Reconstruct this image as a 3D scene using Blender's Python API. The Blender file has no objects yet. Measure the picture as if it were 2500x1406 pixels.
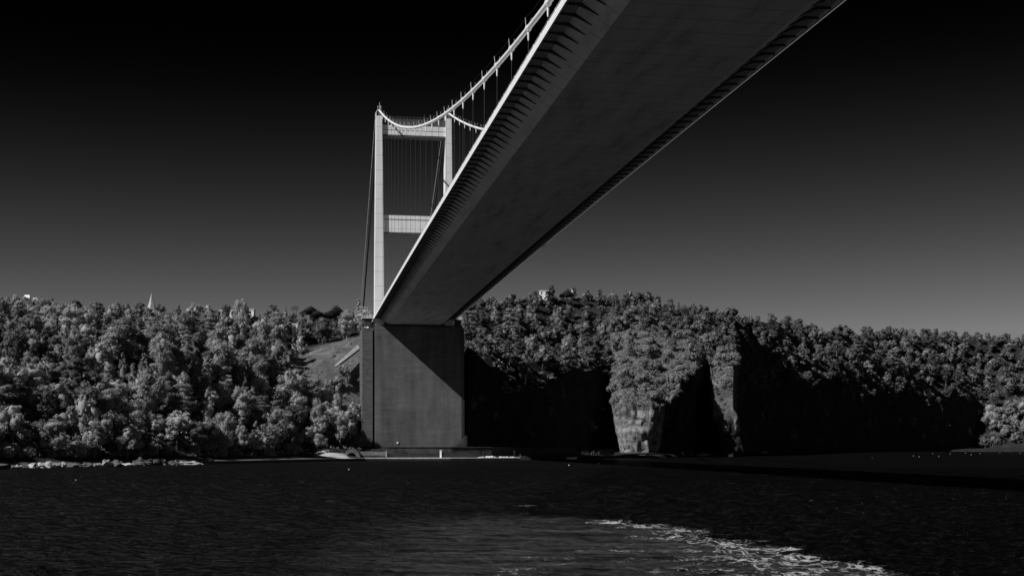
import bpy, math, random
import numpy as np
from mathutils import Vector, noise

rng = random.Random(7)
nrng = np.random.default_rng(11)
scene = bpy.context.scene
col = scene.collection

# ------------------------------------------------------------------ camera
F_PX, YH, CAM_H = 3154.0, 1082.0, 8.0          # focal length and horizon row on the 2500 px wide photograph
cd = bpy.data.cameras.new("camera")
cam = bpy.data.objects.new("camera", cd)
col.objects.link(cam)
cam.location = (0, 0, CAM_H)
cam.rotation_euler = (math.radians(90), 0, 0)
cd.sensor_width = 36.0
cd.lens = 36.0 * F_PX / 2500.0
cd.shift_y = (YH - 703.0) / 2500.0
cd.clip_start = 0.5
cd.clip_end = 30000
scene.camera = cam

# ------------------------------------------------------------------ sky and sun
LIGHT = Vector((0.910, 0.612, -0.900)).normalized()     # direction the sunlight travels
w = bpy.data.worlds.new("World")
scene.world = w
w.use_nodes = True
nt = w.node_tree
nt.nodes.clear()
def wn(t, **k):
    n = nt.nodes.new(t)
    for a, b in k.items(): setattr(n, a, b)
    return n
out = wn('ShaderNodeOutputWorld'); bg = wn('ShaderNodeBackground')
sky = wn('ShaderNodeTexSky', sky_type='NISHITA', sun_disc=False)
sky.sun_elevation = math.asin(-LIGHT.z)
sky.sun_rotation = math.atan2(-LIGHT.x, -LIGHT.y) % (2 * math.pi)
sep = wn('ShaderNodeSeparateColor')                     # red filter on black-and-white film
sub = wn('ShaderNodeMath', operation='SUBTRACT'); sub.inputs[1].default_value = 1.65
mx = wn('ShaderNodeMath', operation='MAXIMUM'); mx.inputs[1].default_value = 0.0
pw = wn('ShaderNodeMath', operation='POWER'); pw.inputs[1].default_value = 2.0
ml = wn('ShaderNodeMath', operation='MULTIPLY_ADD'); ml.inputs[1].default_value = 0.255; ml.inputs[2].default_value = 0.003
mn = wn('ShaderNodeMath', operation='MINIMUM'); mn.inputs[1].default_value = 2.0
L = nt.links.new
stc = wn('ShaderNodeTexCoord'); smp = wn('ShaderNodeMapping'); smp.inputs['Scale'].default_value = (.35, 1, 1)   # even haze along the horizon
L(stc.outputs['Generated'], smp.inputs[0]); L(smp.outputs[0], sky.inputs[0])
L(sky.outputs[0], sep.inputs[0]); L(sep.outputs[0], sub.inputs[0]); L(sub.outputs[0], mx.inputs[0])
L(mx.outputs[0], pw.inputs[0]); L(pw.outputs[0], ml.inputs[0]); L(ml.outputs[0], mn.inputs[0])
L(mn.outputs[0], bg.inputs[0]); bg.inputs[1].default_value = 0.1
L(bg.outputs[0], out.inputs[0])

sl = bpy.data.lights.new("sun", 'SUN')
sl.energy = 4.6; sl.angle = math.radians(0.5); sl.color = (1, 1, 1)
sun = bpy.data.objects.new("sun", sl); col.objects.link(sun)
sun.rotation_euler = LIGHT.to_track_quat('-Z', 'Y').to_euler()
sun.location = (-300, -200, 400)

vs = scene.view_settings
vs.view_transform = 'Standard'; vs.look = 'None'; vs.exposure = 0; vs.gamma = 1; vs.use_curve_mapping = False
scene.cycles.caustics_reflective = True
scene.cycles.caustics_refractive = False
scene.cycles.max_bounces = 6
scene.cycles.sample_clamp_indirect = 3.0

# ------------------------------------------------------------------ helpers
def tag(o, label=None, cat=None, group=None, kind=None):
    if label: o['label'] = label
    if cat: o['category'] = cat
    if group: o['group'] = group
    if kind: o['kind'] = kind
    return o

def empty(name, loc, rz=0):
    o = bpy.data.objects.new(name, None); col.objects.link(o)
    o.location = loc; o.rotation_euler = (0, 0, rz); o.empty_display_size = 1
    return o

class MB:
    def __init__(s): s.v = []; s.f = []
    def add(s, vs_, fs_):
        b = len(s.v); s.v += [tuple(p) for p in vs_]; s.f += [tuple(i + b for i in f) for f in fs_]; return s
    def box(s, x0, x1, y0, y1, z0, z1):
        return s.add([(x0,y0,z0),(x1,y0,z0),(x1,y1,z0),(x0,y1,z0),(x0,y0,z1),(x1,y0,z1),(x1,y1,z1),(x0,y1,z1)],
                     [(0,3,2,1),(4,5,6,7),(0,1,5,4),(1,2,6,5),(2,3,7,6),(3,0,4,7)])
    def frustum(s, a, b):
        """a, b = (x0,x1,y0,y1,z)"""
        return s.add([(a[0],a[2],a[4]),(a[1],a[2],a[4]),(a[1],a[3],a[4]),(a[0],a[3],a[4]),
                      (b[0],b[2],b[4]),(b[1],b[2],b[4]),(b[1],b[3],b[4]),(b[0],b[3],b[4])],
                     [(0,3,2,1),(4,5,6,7),(0,1,5,4),(1,2,6,5),(2,3,7,6),(3,0,4,7)])
    def loft(s, rings, cap=True):
        n = len(rings[0]); b = len(s.v)
        for r in rings: s.v += [tuple(p) for p in r]
        for k in range(len(rings) - 1):
            for i in range(n):
                j = (i + 1) % n
                s.f.append((b + k*n + i, b + k*n + j, b + (k+1)*n + j, b + (k+1)*n + i))
        if cap:
            s.f.append(tuple(b + i for i in reversed(range(n)))); s.f.append(tuple(b + (len(rings)-1)*n + i for i in range(n)))
        return s
    def tube(s, pts, r, n=8, cap=True):
        pts = [Vector(p) for p in pts]; rs = r if isinstance(r, (list, tuple)) else [r] * len(pts)
        rings = []
        for i, p in enumerate(pts):
            t = (pts[min(i+1, len(pts)-1)] - pts[max(i-1, 0)]).normalized()
            u = t.cross(Vector((0,0,1)) if abs(t.z) < .9 else Vector((1,0,0))).normalized(); v = t.cross(u)
            rings.append([p + rs[i]*(math.cos(a)*u + math.sin(a)*v) for a in [2*math.pi*k/n for k in range(n)]])
        return s.loft(rings, cap)
    def blob(s, c, r, sub=2, amp=.2, seed=0, freq=1.3):
        nu, nv = 6 + 4*sub, 4 + 3*sub
        b = len(s.v); off = Vector((seed*3.1, seed*1.7, seed))
        for j in range(nv + 1):
            th = math.pi * j / nv
            for i in range(nu):
                ph = 2*math.pi*i/nu
                d = Vector((math.sin(th)*math.cos(ph), math.sin(th)*math.sin(ph), math.cos(th)))
                k = 1 + amp*noise.noise(d*freq + off)*2
                s.v.append((c[0]+d.x*r[0]*k, c[1]+d.y*r[1]*k, c[2]+d.z*r[2]*k))
        for j in range(nv):
            for i in range(nu):
                a = b + j*nu + i; e = b + j*nu + (i+1) % nu
                s.f.append((a, a+nu, e+nu, e))
        return s
    def build(s, name, m, parent=None, smooth=False, loc=None):
        me = bpy.data.meshes.new(name); me.from_pydata(s.v, [], s.f)
        me.materials.append(m)
        if smooth: me.polygons.foreach_set('use_smooth', [True]*len(me.polygons))
        me.update()
        o = bpy.data.objects.new(name, me); col.objects.link(o)
        if parent: o.parent = parent
        if loc: o.location = loc
        return o

def np_mesh(name, V, Q, m, attrs=None, smooth=False):
    me = bpy.data.meshes.new(name)
    V = np.asarray(V, np.float32); Q = np.asarray(Q, np.int32); k = Q.shape[1]
    me.vertices.add(len(V)); me.vertices.foreach_set('co', V.ravel())
    me.loops.add(Q.size); me.loops.foreach_set('vertex_index', Q.ravel())
    me.polygons.add(len(Q)); me.polygons.foreach_set('loop_start', np.arange(0, Q.size, k, dtype=np.int32))
    me.polygons.foreach_set('loop_total', np.full(len(Q), k, np.int32))
    me.update(calc_edges=True)
    for an, av in (attrs or {}).items():
        a = me.attributes.new(an, 'FLOAT', 'POINT'); a.data.foreach_set('value', np.asarray(av, np.float32))
    if smooth: me.polygons.foreach_set('use_smooth', np.ones(len(Q), bool))
    me.materials.append(m)
    return me

# ------------------------------------------------------------------ materials (grey, the photograph is black and white)
class NM:
    def __init__(s, name, rough=.6, spec=.5):
        s.m = bpy.data.materials.new(name); s.m.use_nodes = True; s.t = s.m.node_tree
        s.b = s.t.nodes['Principled BSDF']; s.b.inputs['Roughness'].default_value = rough
        s.b.inputs['Specular IOR Level'].default_value = spec
    def n(s, t, **k):
        n = s.t.nodes.new(t)
        for a, b in k.items(): setattr(n, a, b)
        return n
    def l(s, a, b): s.t.links.new(a, b)
    def coord(s, sc=(1,1,1), kind='Object', rot=(0,0,0)):
        tc = s.n('ShaderNodeTexCoord'); mp = s.n('ShaderNodeMapping'); mp.inputs['Scale'].default_value = sc
        mp.inputs['Rotation'].default_value = rot
        s.l(tc.outputs[kind], mp.inputs[0]); return mp.outputs[0]
    def noise(s, vec, scale, detail=4, rough=.55):
        n = s.n('ShaderNodeTexNoise'); n.inputs['Scale'].default_value = scale; n.inputs['Detail'].default_value = detail
        n.inputs['Roughness'].default_value = rough; s.l(vec, n.inputs['Vector']); return n.outputs[0]
    def ramp(s, val, pts):
        r = s.n('ShaderNodeValToRGB'); e = r.color_ramp.elements
        while len(e) < len(pts): e.new(.5)
        for x, (p, v) in zip(e, pts): x.position = p; x.color = (v, v, v, 1)
        s.l(val, r.inputs[0]); return r.outputs[0]
    def math(s, op, a, b):
        n = s.n('ShaderNodeMath', operation=op)
        for i, q in enumerate((a, b)):
            if isinstance(q, (int, float)): n.inputs[i].default_value = q
            elif q is not None: s.l(q, n.inputs[i])
        return n.outputs[0]
    def base(s, x): s.l(x, s.b.inputs['Base Color'])
    def bump(s, h, st, dist):
        n = s.n('ShaderNodeBump'); n.inputs['Strength'].default_value = st; n.inputs['Distance'].default_value = dist
        s.l(h, n.inputs['Height']); s.l(n.outputs[0], s.b.inputs['Normal']); return n

def mat_plain(name, lo, hi, scale=.4, rough=.55, stretch=(1,1,1), bump=0, spec=.4):
    M_ = NM(name, rough, spec); v = M_.coord(stretch); a = M_.noise(v, scale, 5)
    M_.base(M_.ramp(a, [(.3, lo), (.7, hi)]))
    if bump: M_.bump(M_.noise(v, scale*6, 3), .5, bump)
    return M_.m

M = {}
M['paint'] = mat_plain('white_steel_paint', .74, .86, .5, .5, (1,1,.25))
tw = NM('tower_paint', .5, .4)
tp = tw.ramp(tw.noise(tw.coord((1,1,.12)), .35, 6), [(.3, .70), (.7, .88)])
ww = tw.n('ShaderNodeTexWave', wave_type='BANDS', bands_direction='Z'); ww.inputs['Scale'].default_value = .0449; tw.l(tw.coord(), ww.inputs['Vector'])
mt = tw.n('ShaderNodeMix', data_type='RGBA', blend_type='MULTIPLY'); mt.inputs[0].default_value = 1; tw.l(tp, mt.inputs[6]); tw.l(tw.ramp(ww.outputs[0], [(0, .72), (.01, 1)]), mt.inputs[7]); tw.base(mt.outputs[2])
M['tower'] = tw.m
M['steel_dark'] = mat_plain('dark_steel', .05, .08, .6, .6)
M['rope'] = mat_plain('steel_rope', .02, .03, 2, .6)
M['rail'] = mat_plain('rail_paint', .22, .3, 2, .6)
M['bracket'] = mat_plain('bracket_unlit_steel', .04, .06, 1, .7)  # near-black tone paints in the unlit look from below
M['walk'] = mat_plain('walkway_underside', .6, .75, .5, .6)
M['concrete_pale'] = mat_plain('pale_concrete', .2, .34, .6, .9, (1,1,1), .03)
M['cable'] = mat_plain('cable_wrap', .72, .86, 2, .45)
M['groove'] = mat_plain('groove_paint', .03, .04, 1, .7)
# deck underside: painted steel with seams and faint grime
d_ = NM('deck_underside', .55, .3)
v = d_.coord((1, 1, 1)); g = d_.noise(d_.coord((.35, .06, .3)), 1.0, 6, .6)
c1 = d_.ramp(g, [(.28, .42), (.45, .62), (.75, .80)])
wv = d_.n('ShaderNodeTexWave', wave_type='BANDS', bands_direction='Y'); wv.inputs['Scale'].default_value = 2*math.pi/17.92/6.283*1.0
d_.l(v, wv.inputs['Vector'])
seam = d_.ramp(wv.outputs[0], [(0.0, .72), (.02, 1.0)])
mixd = d_.n('ShaderNodeMix', data_type='RGBA', blend_type='MULTIPLY'); mixd.inputs[0].default_value = 1
d_.l(c1, mixd.inputs[6]); d_.l(seam, mixd.inputs[7]); d_.base(mixd.outputs[2])
M['under'] = d_.m
# concrete of the pier: pour lines and vertical streaks
c_ = NM('pier_concrete', .85, .2)
h1 = c_.noise(c_.coord((.09, .09, .8)), 1.0, 8, .75); h2 = c_.noise(c_.coord((.22, .22, .035)), 1.0, 6, .6); h3 = c_.noise(c_.coord(), .09, 3)
s1 = c_.math('ADD', c_.math('MULTIPLY', h1, .33), c_.math('ADD', c_.math('MULTIPLY', h2, .42), c_.math('MULTIPLY', h3, .25)))
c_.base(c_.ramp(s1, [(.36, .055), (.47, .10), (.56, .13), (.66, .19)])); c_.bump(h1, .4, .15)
M['concrete'] = c_.m
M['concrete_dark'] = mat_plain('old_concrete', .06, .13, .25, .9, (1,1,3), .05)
M['wall_dark'] = mat_plain('dark_retaining_wall', .025, .075, .3, .9, (1,1,.6), .05)
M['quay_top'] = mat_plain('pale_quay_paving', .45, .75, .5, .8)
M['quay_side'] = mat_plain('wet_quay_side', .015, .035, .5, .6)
M['pale_wall'] = mat_plain('pale_stone_wall', .16, .34, .9, .9, (1,1,2), .05)
M['sand'] = mat_plain('pale_gravel', .3, .62, .25, .95)
M['white'] = mat_plain('white_wall', .75, .9, .5, .7)
M['roof'] = mat_plain('roof_grey', .25, .4, .5, .8)
M['glass'] = mat_plain('dark_glass', .02, .03, 1, .15)
M['black'] = mat_plain('black_rubber', .012, .025, 1, .5)
M['rock_pale'] = mat_plain('pale_shore_rock', .22, .55, .6, .9, (1,1,1), .1)
M['rock_grey'] = mat_plain('grey_shore_rock', .05, .13, .6, .9, (1,1,1), .1)
M['trunk'] = mat_plain('bark', .05, .12, 1.5, .9, (1,1,.3), .03)
M['trunk_pale'] = mat_plain('pale_bark', .16, .3, 1.5, .9, (1,1,.3), .03)

def translucent(k, c):
    tr = k.n('ShaderNodeBsdfTranslucent'); ms = k.n('ShaderNodeMixShader'); ms.inputs[0].default_value = .32
    k.l(k.math('MULTIPLY', c, 1.3), tr.inputs[0]); k.l(k.b.outputs[0], ms.inputs[1]); k.l(tr.outputs[0], ms.inputs[2])
    k.l(ms.outputs[0], k.t.nodes['Material Output'].inputs[0])
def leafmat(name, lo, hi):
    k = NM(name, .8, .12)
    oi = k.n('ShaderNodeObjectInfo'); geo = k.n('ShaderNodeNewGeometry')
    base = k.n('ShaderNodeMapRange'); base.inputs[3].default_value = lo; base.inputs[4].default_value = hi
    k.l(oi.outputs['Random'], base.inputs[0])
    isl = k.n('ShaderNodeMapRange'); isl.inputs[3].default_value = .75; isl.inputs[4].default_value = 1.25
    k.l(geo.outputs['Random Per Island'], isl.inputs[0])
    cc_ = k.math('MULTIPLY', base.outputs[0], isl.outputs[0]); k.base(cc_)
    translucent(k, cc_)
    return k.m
M['leaf'] = leafmat('broad_leaves', .14, .44)
M['leaf_far'] = leafmat('right_slope_leaves', .09, .24)  # darker leaf tone for the trees right of the pier
M['leaf_dark'] = leafmat('pine_needles', .018, .03)
M['leaf_pale'] = leafmat('pale_leaves', .26, .34)
M['leaf_mid'] = leafmat('dense_foliage', .07, .14)
M['leaf_core'] = mat_plain('inner_foliage', .02, .035, 1, .9)
M['under_leaf'] = leafmat('undergrowth_leaves', .18, .28)

# ------------------------------------------------------------------ terrain: the wooded shore
def Zi(y, D): return CAM_H + (YH - y) * D / F_PX
def Xi(px, D): return (px - 1250.0) / F_PX * D
TREE = 5.5
def G(D, y): return (D, Zi(y, D) - TREE)      # ground under a canopy seen at row y
# key columns: photograph column -> stations (distance, height): shore, bank, foot, rim, hump, valley, mid slope, ridge, back
K = [
 (-400, [(350,.2),(356,1.3),(366,4),(405,21),(440,36),(470,46),(500,54),G(560,715),(900,30)]),
 (0,    [(413,.2),(418,1.2),(430,4),(465,22),(500,38),(530,48),(565,56),G(620,733),(950,40)]),
 (130,  [(432,.2),(437,1.2),(450,4),(485,22),(515,37),(545,47),(580,55),G(635,738),(950,40)]),
 (250,  [(452,.2),(457,1.2),(470,4),(500,20),(530,35),(560,47),(590,54),G(645,750),(950,40)]),
 (400,  [(476,.2),(481,1.2),(492,4),(520,18),(550,32),(580,44),(615,52),G(670,758),(950,40)]),
 (600,  [(523,.2),(526,1.3),(545,3),(572,16),(600,30),(630,42),(660,51),G(715,758),(950,40)]),
 (740,  [(566,.2),(568,1.4),(592,3.5),(612,14),(628,26),(650,42),(672,50),G(740,762),(950,45)]),
 (890,  [(598,.2),(600,1.5),(620,5.5),(632,12),(645,27),(662,50),(690,66),G(780,778),(950,55)]),
 (935,  [(602,.2),(604,1.6),(622,6.3),(662,6.4),(672,30),(690,58),(720,60),G(800,790),(1000,60)]),
 (1110, [(606,.2),(608,1.6),(622,6.3),(664,6.4),(672,25),(700,50),(730,60),G(840,770),(1000,60)]),
 (1140, [(607,.2),(609,1.6),(624,6.2),(670,58),(690,62),(730,68),(780,76),G(860,735),(1100,70)]),
 (1200, [(612,.2),(614,1.6),(668,5),(674,49),(700,57),(760,50),(820,68),G(890,726),(1100,70)]),
 (1300, [(630,.2),(632,1.6),(700,4),(706,33),(738,57),(800,42),(850,66),G(930,712),(1150,75)]),
 (1345, [(645,.2),(647,1.6),(725,4),(731,46),(760,61),(825,46),(872,68),G(945,708),(1150,75)]),
 (1400, [(665,.2),(667,1.6),(757,4),(763,54),(795,64),(850,52),(895,72),G(965,712),(1150,75)]),
 (1470, [(692,.2),(694,1.6),(795,4),(801,54),(830,66),(870,70),(910,82),G(970,715),(1150,75)]),
 (1488, [(705,.2),(707,1.6),(805,4),(811,54),(838,68),(872,74),(912,84),G(972,716),(1150,75)]),
 (1500, [(712,.2),(716,1.5),(742,3),(748,26),(800,52),(850,74),(895,88),G(965,716),(1150,75)]),
 (1530, [(708,.2),(712,1.5),(734,3),(741,31),(800,54),(850,76),(895,90),G(960,712),(1150,75)]),
 (1590, [(710,.2),(714,1.5),(735,3),(742,30),(800,52),(850,74),(895,88),G(960,722),(1150,75)]),
 (1613, [(714,.2),(718,1.5),(741,3),(748,29),(805,50),(852,72),(897,84),G(965,730),(1150,75)]),
 (1645, [(770,.2),(774,1.5),(756,3),(762,34.6),(812,54),(858,74),(900,84),G(972,738),(1150,75)]),
 (1675, [(770,.2),(774,1.5),(785,3),(791,47),(830,62),(870,77),(908,86),G(980,744),(1150,75)]),
 (1700, [(770,.2),(774,1.5),(806,3),(812,55),(845,66),(880,78),(915,86),G(990,750),(1150,75)]),
 (1714, [(770,.2),(774,1.5),(846,3),(852,59),(872,68),(895,78),(928,86),G(1000,752),(1150,80)]),
 (1728, [(770,.2),(774,1.5),(856,3),(862,62),(878,70),(900,78),(935,86),G(1000,753),(1150,80)]),
 (1742, [(770,.2),(774,1.5),(797,3),(805,19),(819,44),(885,68),(950,84),G(1005,754),(1150,80)]),
 (1790, [(770,.2),(774,1.5),(802,3),(810,26),(825,50),(890,70),(955,84),G(1015,756),(1150,80)]),
 (1814, [(870,.2),(874,1.5),(968,3),(975,58),(988,62),(1005,74),(1030,86),G(1080,760),(1250,85)]),
 (1900, [(960,.2),(964,1.5),(1070,3),(1077,62),(1090,68),(1105,78),(1130,90),G(1170,782),(1350,85)]),
 (2000, [(1010,.2),(1014,1.5),(1130,3),(1137,64),(1150,70),(1165,80),(1190,90),G(1230,800),(1400,85)]),
 (2200, [(1110,.2),(1114,1.5),(1255,3),(1262,62),(1278,70),(1300,82),(1330,92),G(1380,812),(1600,90)]),
 (2320, [(1170,.2),(1174,1.5),(1322,3),(1329,54),(1346,64),(1370,76),(1405,89),G(1465,816),(1700,90)]),
 (2400, [(1200,.2),(1204,1.5),(1368,3),(1375,46),(1398,58),(1416,68),(1442,82),G(1492,819),(1700,90)]),
 (2428, [(1200,.2),(1204,1.5),(1322,4),(1345,23),(1368,38),(1390,56),(1422,79),G(1492,821),(1700,90)]),
 (2520, [(1215,.2),(1219,1.5),(1318,4),(1342,23),(1366,38),(1390,56),(1422,76),G(1500,830),(1700,90)]),
 (2950, [(1260,.2),(1264,1.5),(1330,3),(1340,10),(1370,30),(1400,50),(1450,76),G(1550,835),(1700,90)]),
]
for k in K:
    if k[0] > 2365: k[1][0] = (1243, .2); k[1][1] = (1247, 1.2)
    elif k[0] > 1640: k[1][0] = (k[1][2][0]-17, .2); k[1][1] = (k[1][2][0]-13, 1.2)
KX = np.array([k[0] for k in K], float)
KD = np.array([[p[0] for p in k[1]] for k in K], float)
KZ = np.array([[p[1] for p in k[1]] for k in K], float)
NS = KD.shape[1]
def profile(px):
    D = np.array([np.interp(px, KX, KD[:, j]) for j in range(NS)]); Z = np.array([np.interp(px, KX, KZ[:, j]) for j in range(NS)])
    if 1790 < px < 2400 or 1310 < px < 1485:          # ragged rim of the dark cliffs
        k = (17 if px > 1500 else 7) * min(1, (px-1790)/20 if px > 1500 else (px-1310)/20) * min(1, (2400-px)/25 if px > 1500 else (1485-px)/15)
        n_ = noise.noise(Vector((px/55., 1.3, 0))) + .6*noise.noise(Vector((px/19., 7.3, 0)))
        Z[3] += k*n_ - 3; Z[4] += k*n_*.6 - 1.5; D[3] += 3*n_
    if 1618 < px < 1714: Z[3] += 5*noise.noise(Vector((px/8., 3.3, 0))) + 4*noise.noise(Vector((px/21., 8.3, 0)))
    return D, Z
def ground(px, t):
    """t in 0..NS-1 along the stations"""
    D, Z = profile(px)
    return float(np.interp(t, range(NS), D)), float(np.interp(t, range(NS), Z))
cols_ = np.unique(np.concatenate([np.arange(-400, 2951, 6.0), np.arange(1480, 1800, 2.5)]))
ts = [0]
for j in range(NS - 1):
    n = {0: 2, 1: 4, 2: 12, 7: 4}.get(j, 6)
    ts += [j + (i + 1) / n for i in range(n)]
V = []; TT = []
for px in cols_:
    D, Z = profile(px)
    V.append((Xi(px, D[0]-14), D[0]-14, -4)); TT.append(-1)
    for t in ts:
        d = float(np.interp(t, range(NS), D)); z = float(np.interp(t, range(NS), Z)); x = Xi(px, d)
        if 1480 < px < 1700 and 1.5 <= t <= 3.0:      # the nose tapers towards its foot
            x -= max(-1, min(1, (px-1560)/55.)) * max(0, 1 - z/31.) * (4.5 if abs(px-1560) < 90 else 0)
        if 1722 < px < 1812 and 1.9 <= t <= 3.0: x += max(0, 1 - z/40.)*6.5
        if 2 <= t <= 3 and not (915 < px < 1150):       # rock faces: ledges, cracks, bulges
            n1 = noise.fractal(Vector((x*.06, d*.06, z*.05)), 1, 2, 4); n2 = noise.ridged_multi_fractal(Vector((x*.13+5, d*.13, z*.22)), 1, 2, 4, 1, 2)
            a = 1.0 if 1495 < px < 1790 else .35
            n3 = noise.noise(Vector((x*.035, d*.035+9, z*.045)))
            d += a*(n1*5.0 - n2*2.8 + n3*6 + 1.5); x += a*(n1*2.2 + n3*4)
            z += a*n1*1.2 if 2.05 < t < 3 else 0
        elif t > 3:
            z += 2.0*noise.noise(Vector((x*.03, d*.03, 3))) * min(1, (t-3))
        V.append((x, d, z)); TT.append(t)
nr = len(ts) + 1
nc = len(cols_)
idx = np.arange(nc*nr).reshape(nc, nr)
Q = np.stack([idx[:-1,:-1], idx[1:,:-1], idx[1:,1:], idx[:-1,1:]], -1).reshape(-1, 4)
V = np.array(V); TT = np.array(TT)
PXv = np.repeat(cols_, nr)
rock = np.clip(1 - np.abs(np.clip(TT, 0, 9) - 2.45)/.62, 0, 1)*3; rock = np.clip(rock, 0, 1) * (((PXv > 1492) & (PXv < 1622)) | ((PXv > 1732) & (PXv < 1794) & (V[:,2] > 20 + 6*np.sin(PXv*.21))))  # pale rock kept to sunlit faces; shaded sides painted with the dark soil tone
rock = np.maximum(rock, ((PXv < 520) & (TT <= 1.2))*.8)
# the mown embankment left of the pier
yv = YH - (V[:,2]-CAM_H)*F_PX/V[:,1]
grass = (((PXv > 690) & (PXv < 905) & (TT > 3.9) & (TT <= 6.2)) | ((PXv > 1492) & (PXv < 1800) & (TT > 3.05) & (TT < 6.5))).astype(float)
g_ = NM('hillside_ground', .95, .1)
at = g_.n('ShaderNodeAttribute', attribute_name='rock'); ag = g_.n('ShaderNodeAttribute', attribute_name='grass')
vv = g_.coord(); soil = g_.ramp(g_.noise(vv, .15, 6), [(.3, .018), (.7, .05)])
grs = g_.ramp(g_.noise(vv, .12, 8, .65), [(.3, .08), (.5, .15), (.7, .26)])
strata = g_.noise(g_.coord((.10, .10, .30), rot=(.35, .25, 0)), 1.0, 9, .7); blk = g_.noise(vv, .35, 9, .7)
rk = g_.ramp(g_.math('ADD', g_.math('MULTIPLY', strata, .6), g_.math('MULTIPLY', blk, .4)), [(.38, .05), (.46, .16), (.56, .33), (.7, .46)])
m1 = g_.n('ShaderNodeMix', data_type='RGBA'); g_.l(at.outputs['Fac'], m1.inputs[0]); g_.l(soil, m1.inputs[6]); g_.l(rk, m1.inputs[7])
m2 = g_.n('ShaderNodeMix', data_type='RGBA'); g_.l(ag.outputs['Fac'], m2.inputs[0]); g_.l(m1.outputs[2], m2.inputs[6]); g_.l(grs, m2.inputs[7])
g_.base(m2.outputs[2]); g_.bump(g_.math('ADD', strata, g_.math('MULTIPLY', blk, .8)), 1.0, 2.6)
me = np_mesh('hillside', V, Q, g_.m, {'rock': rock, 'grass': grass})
hill = bpy.data.objects.new('hillside', me); col.objects.link(hill); tag(hill, kind='structure')

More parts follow.
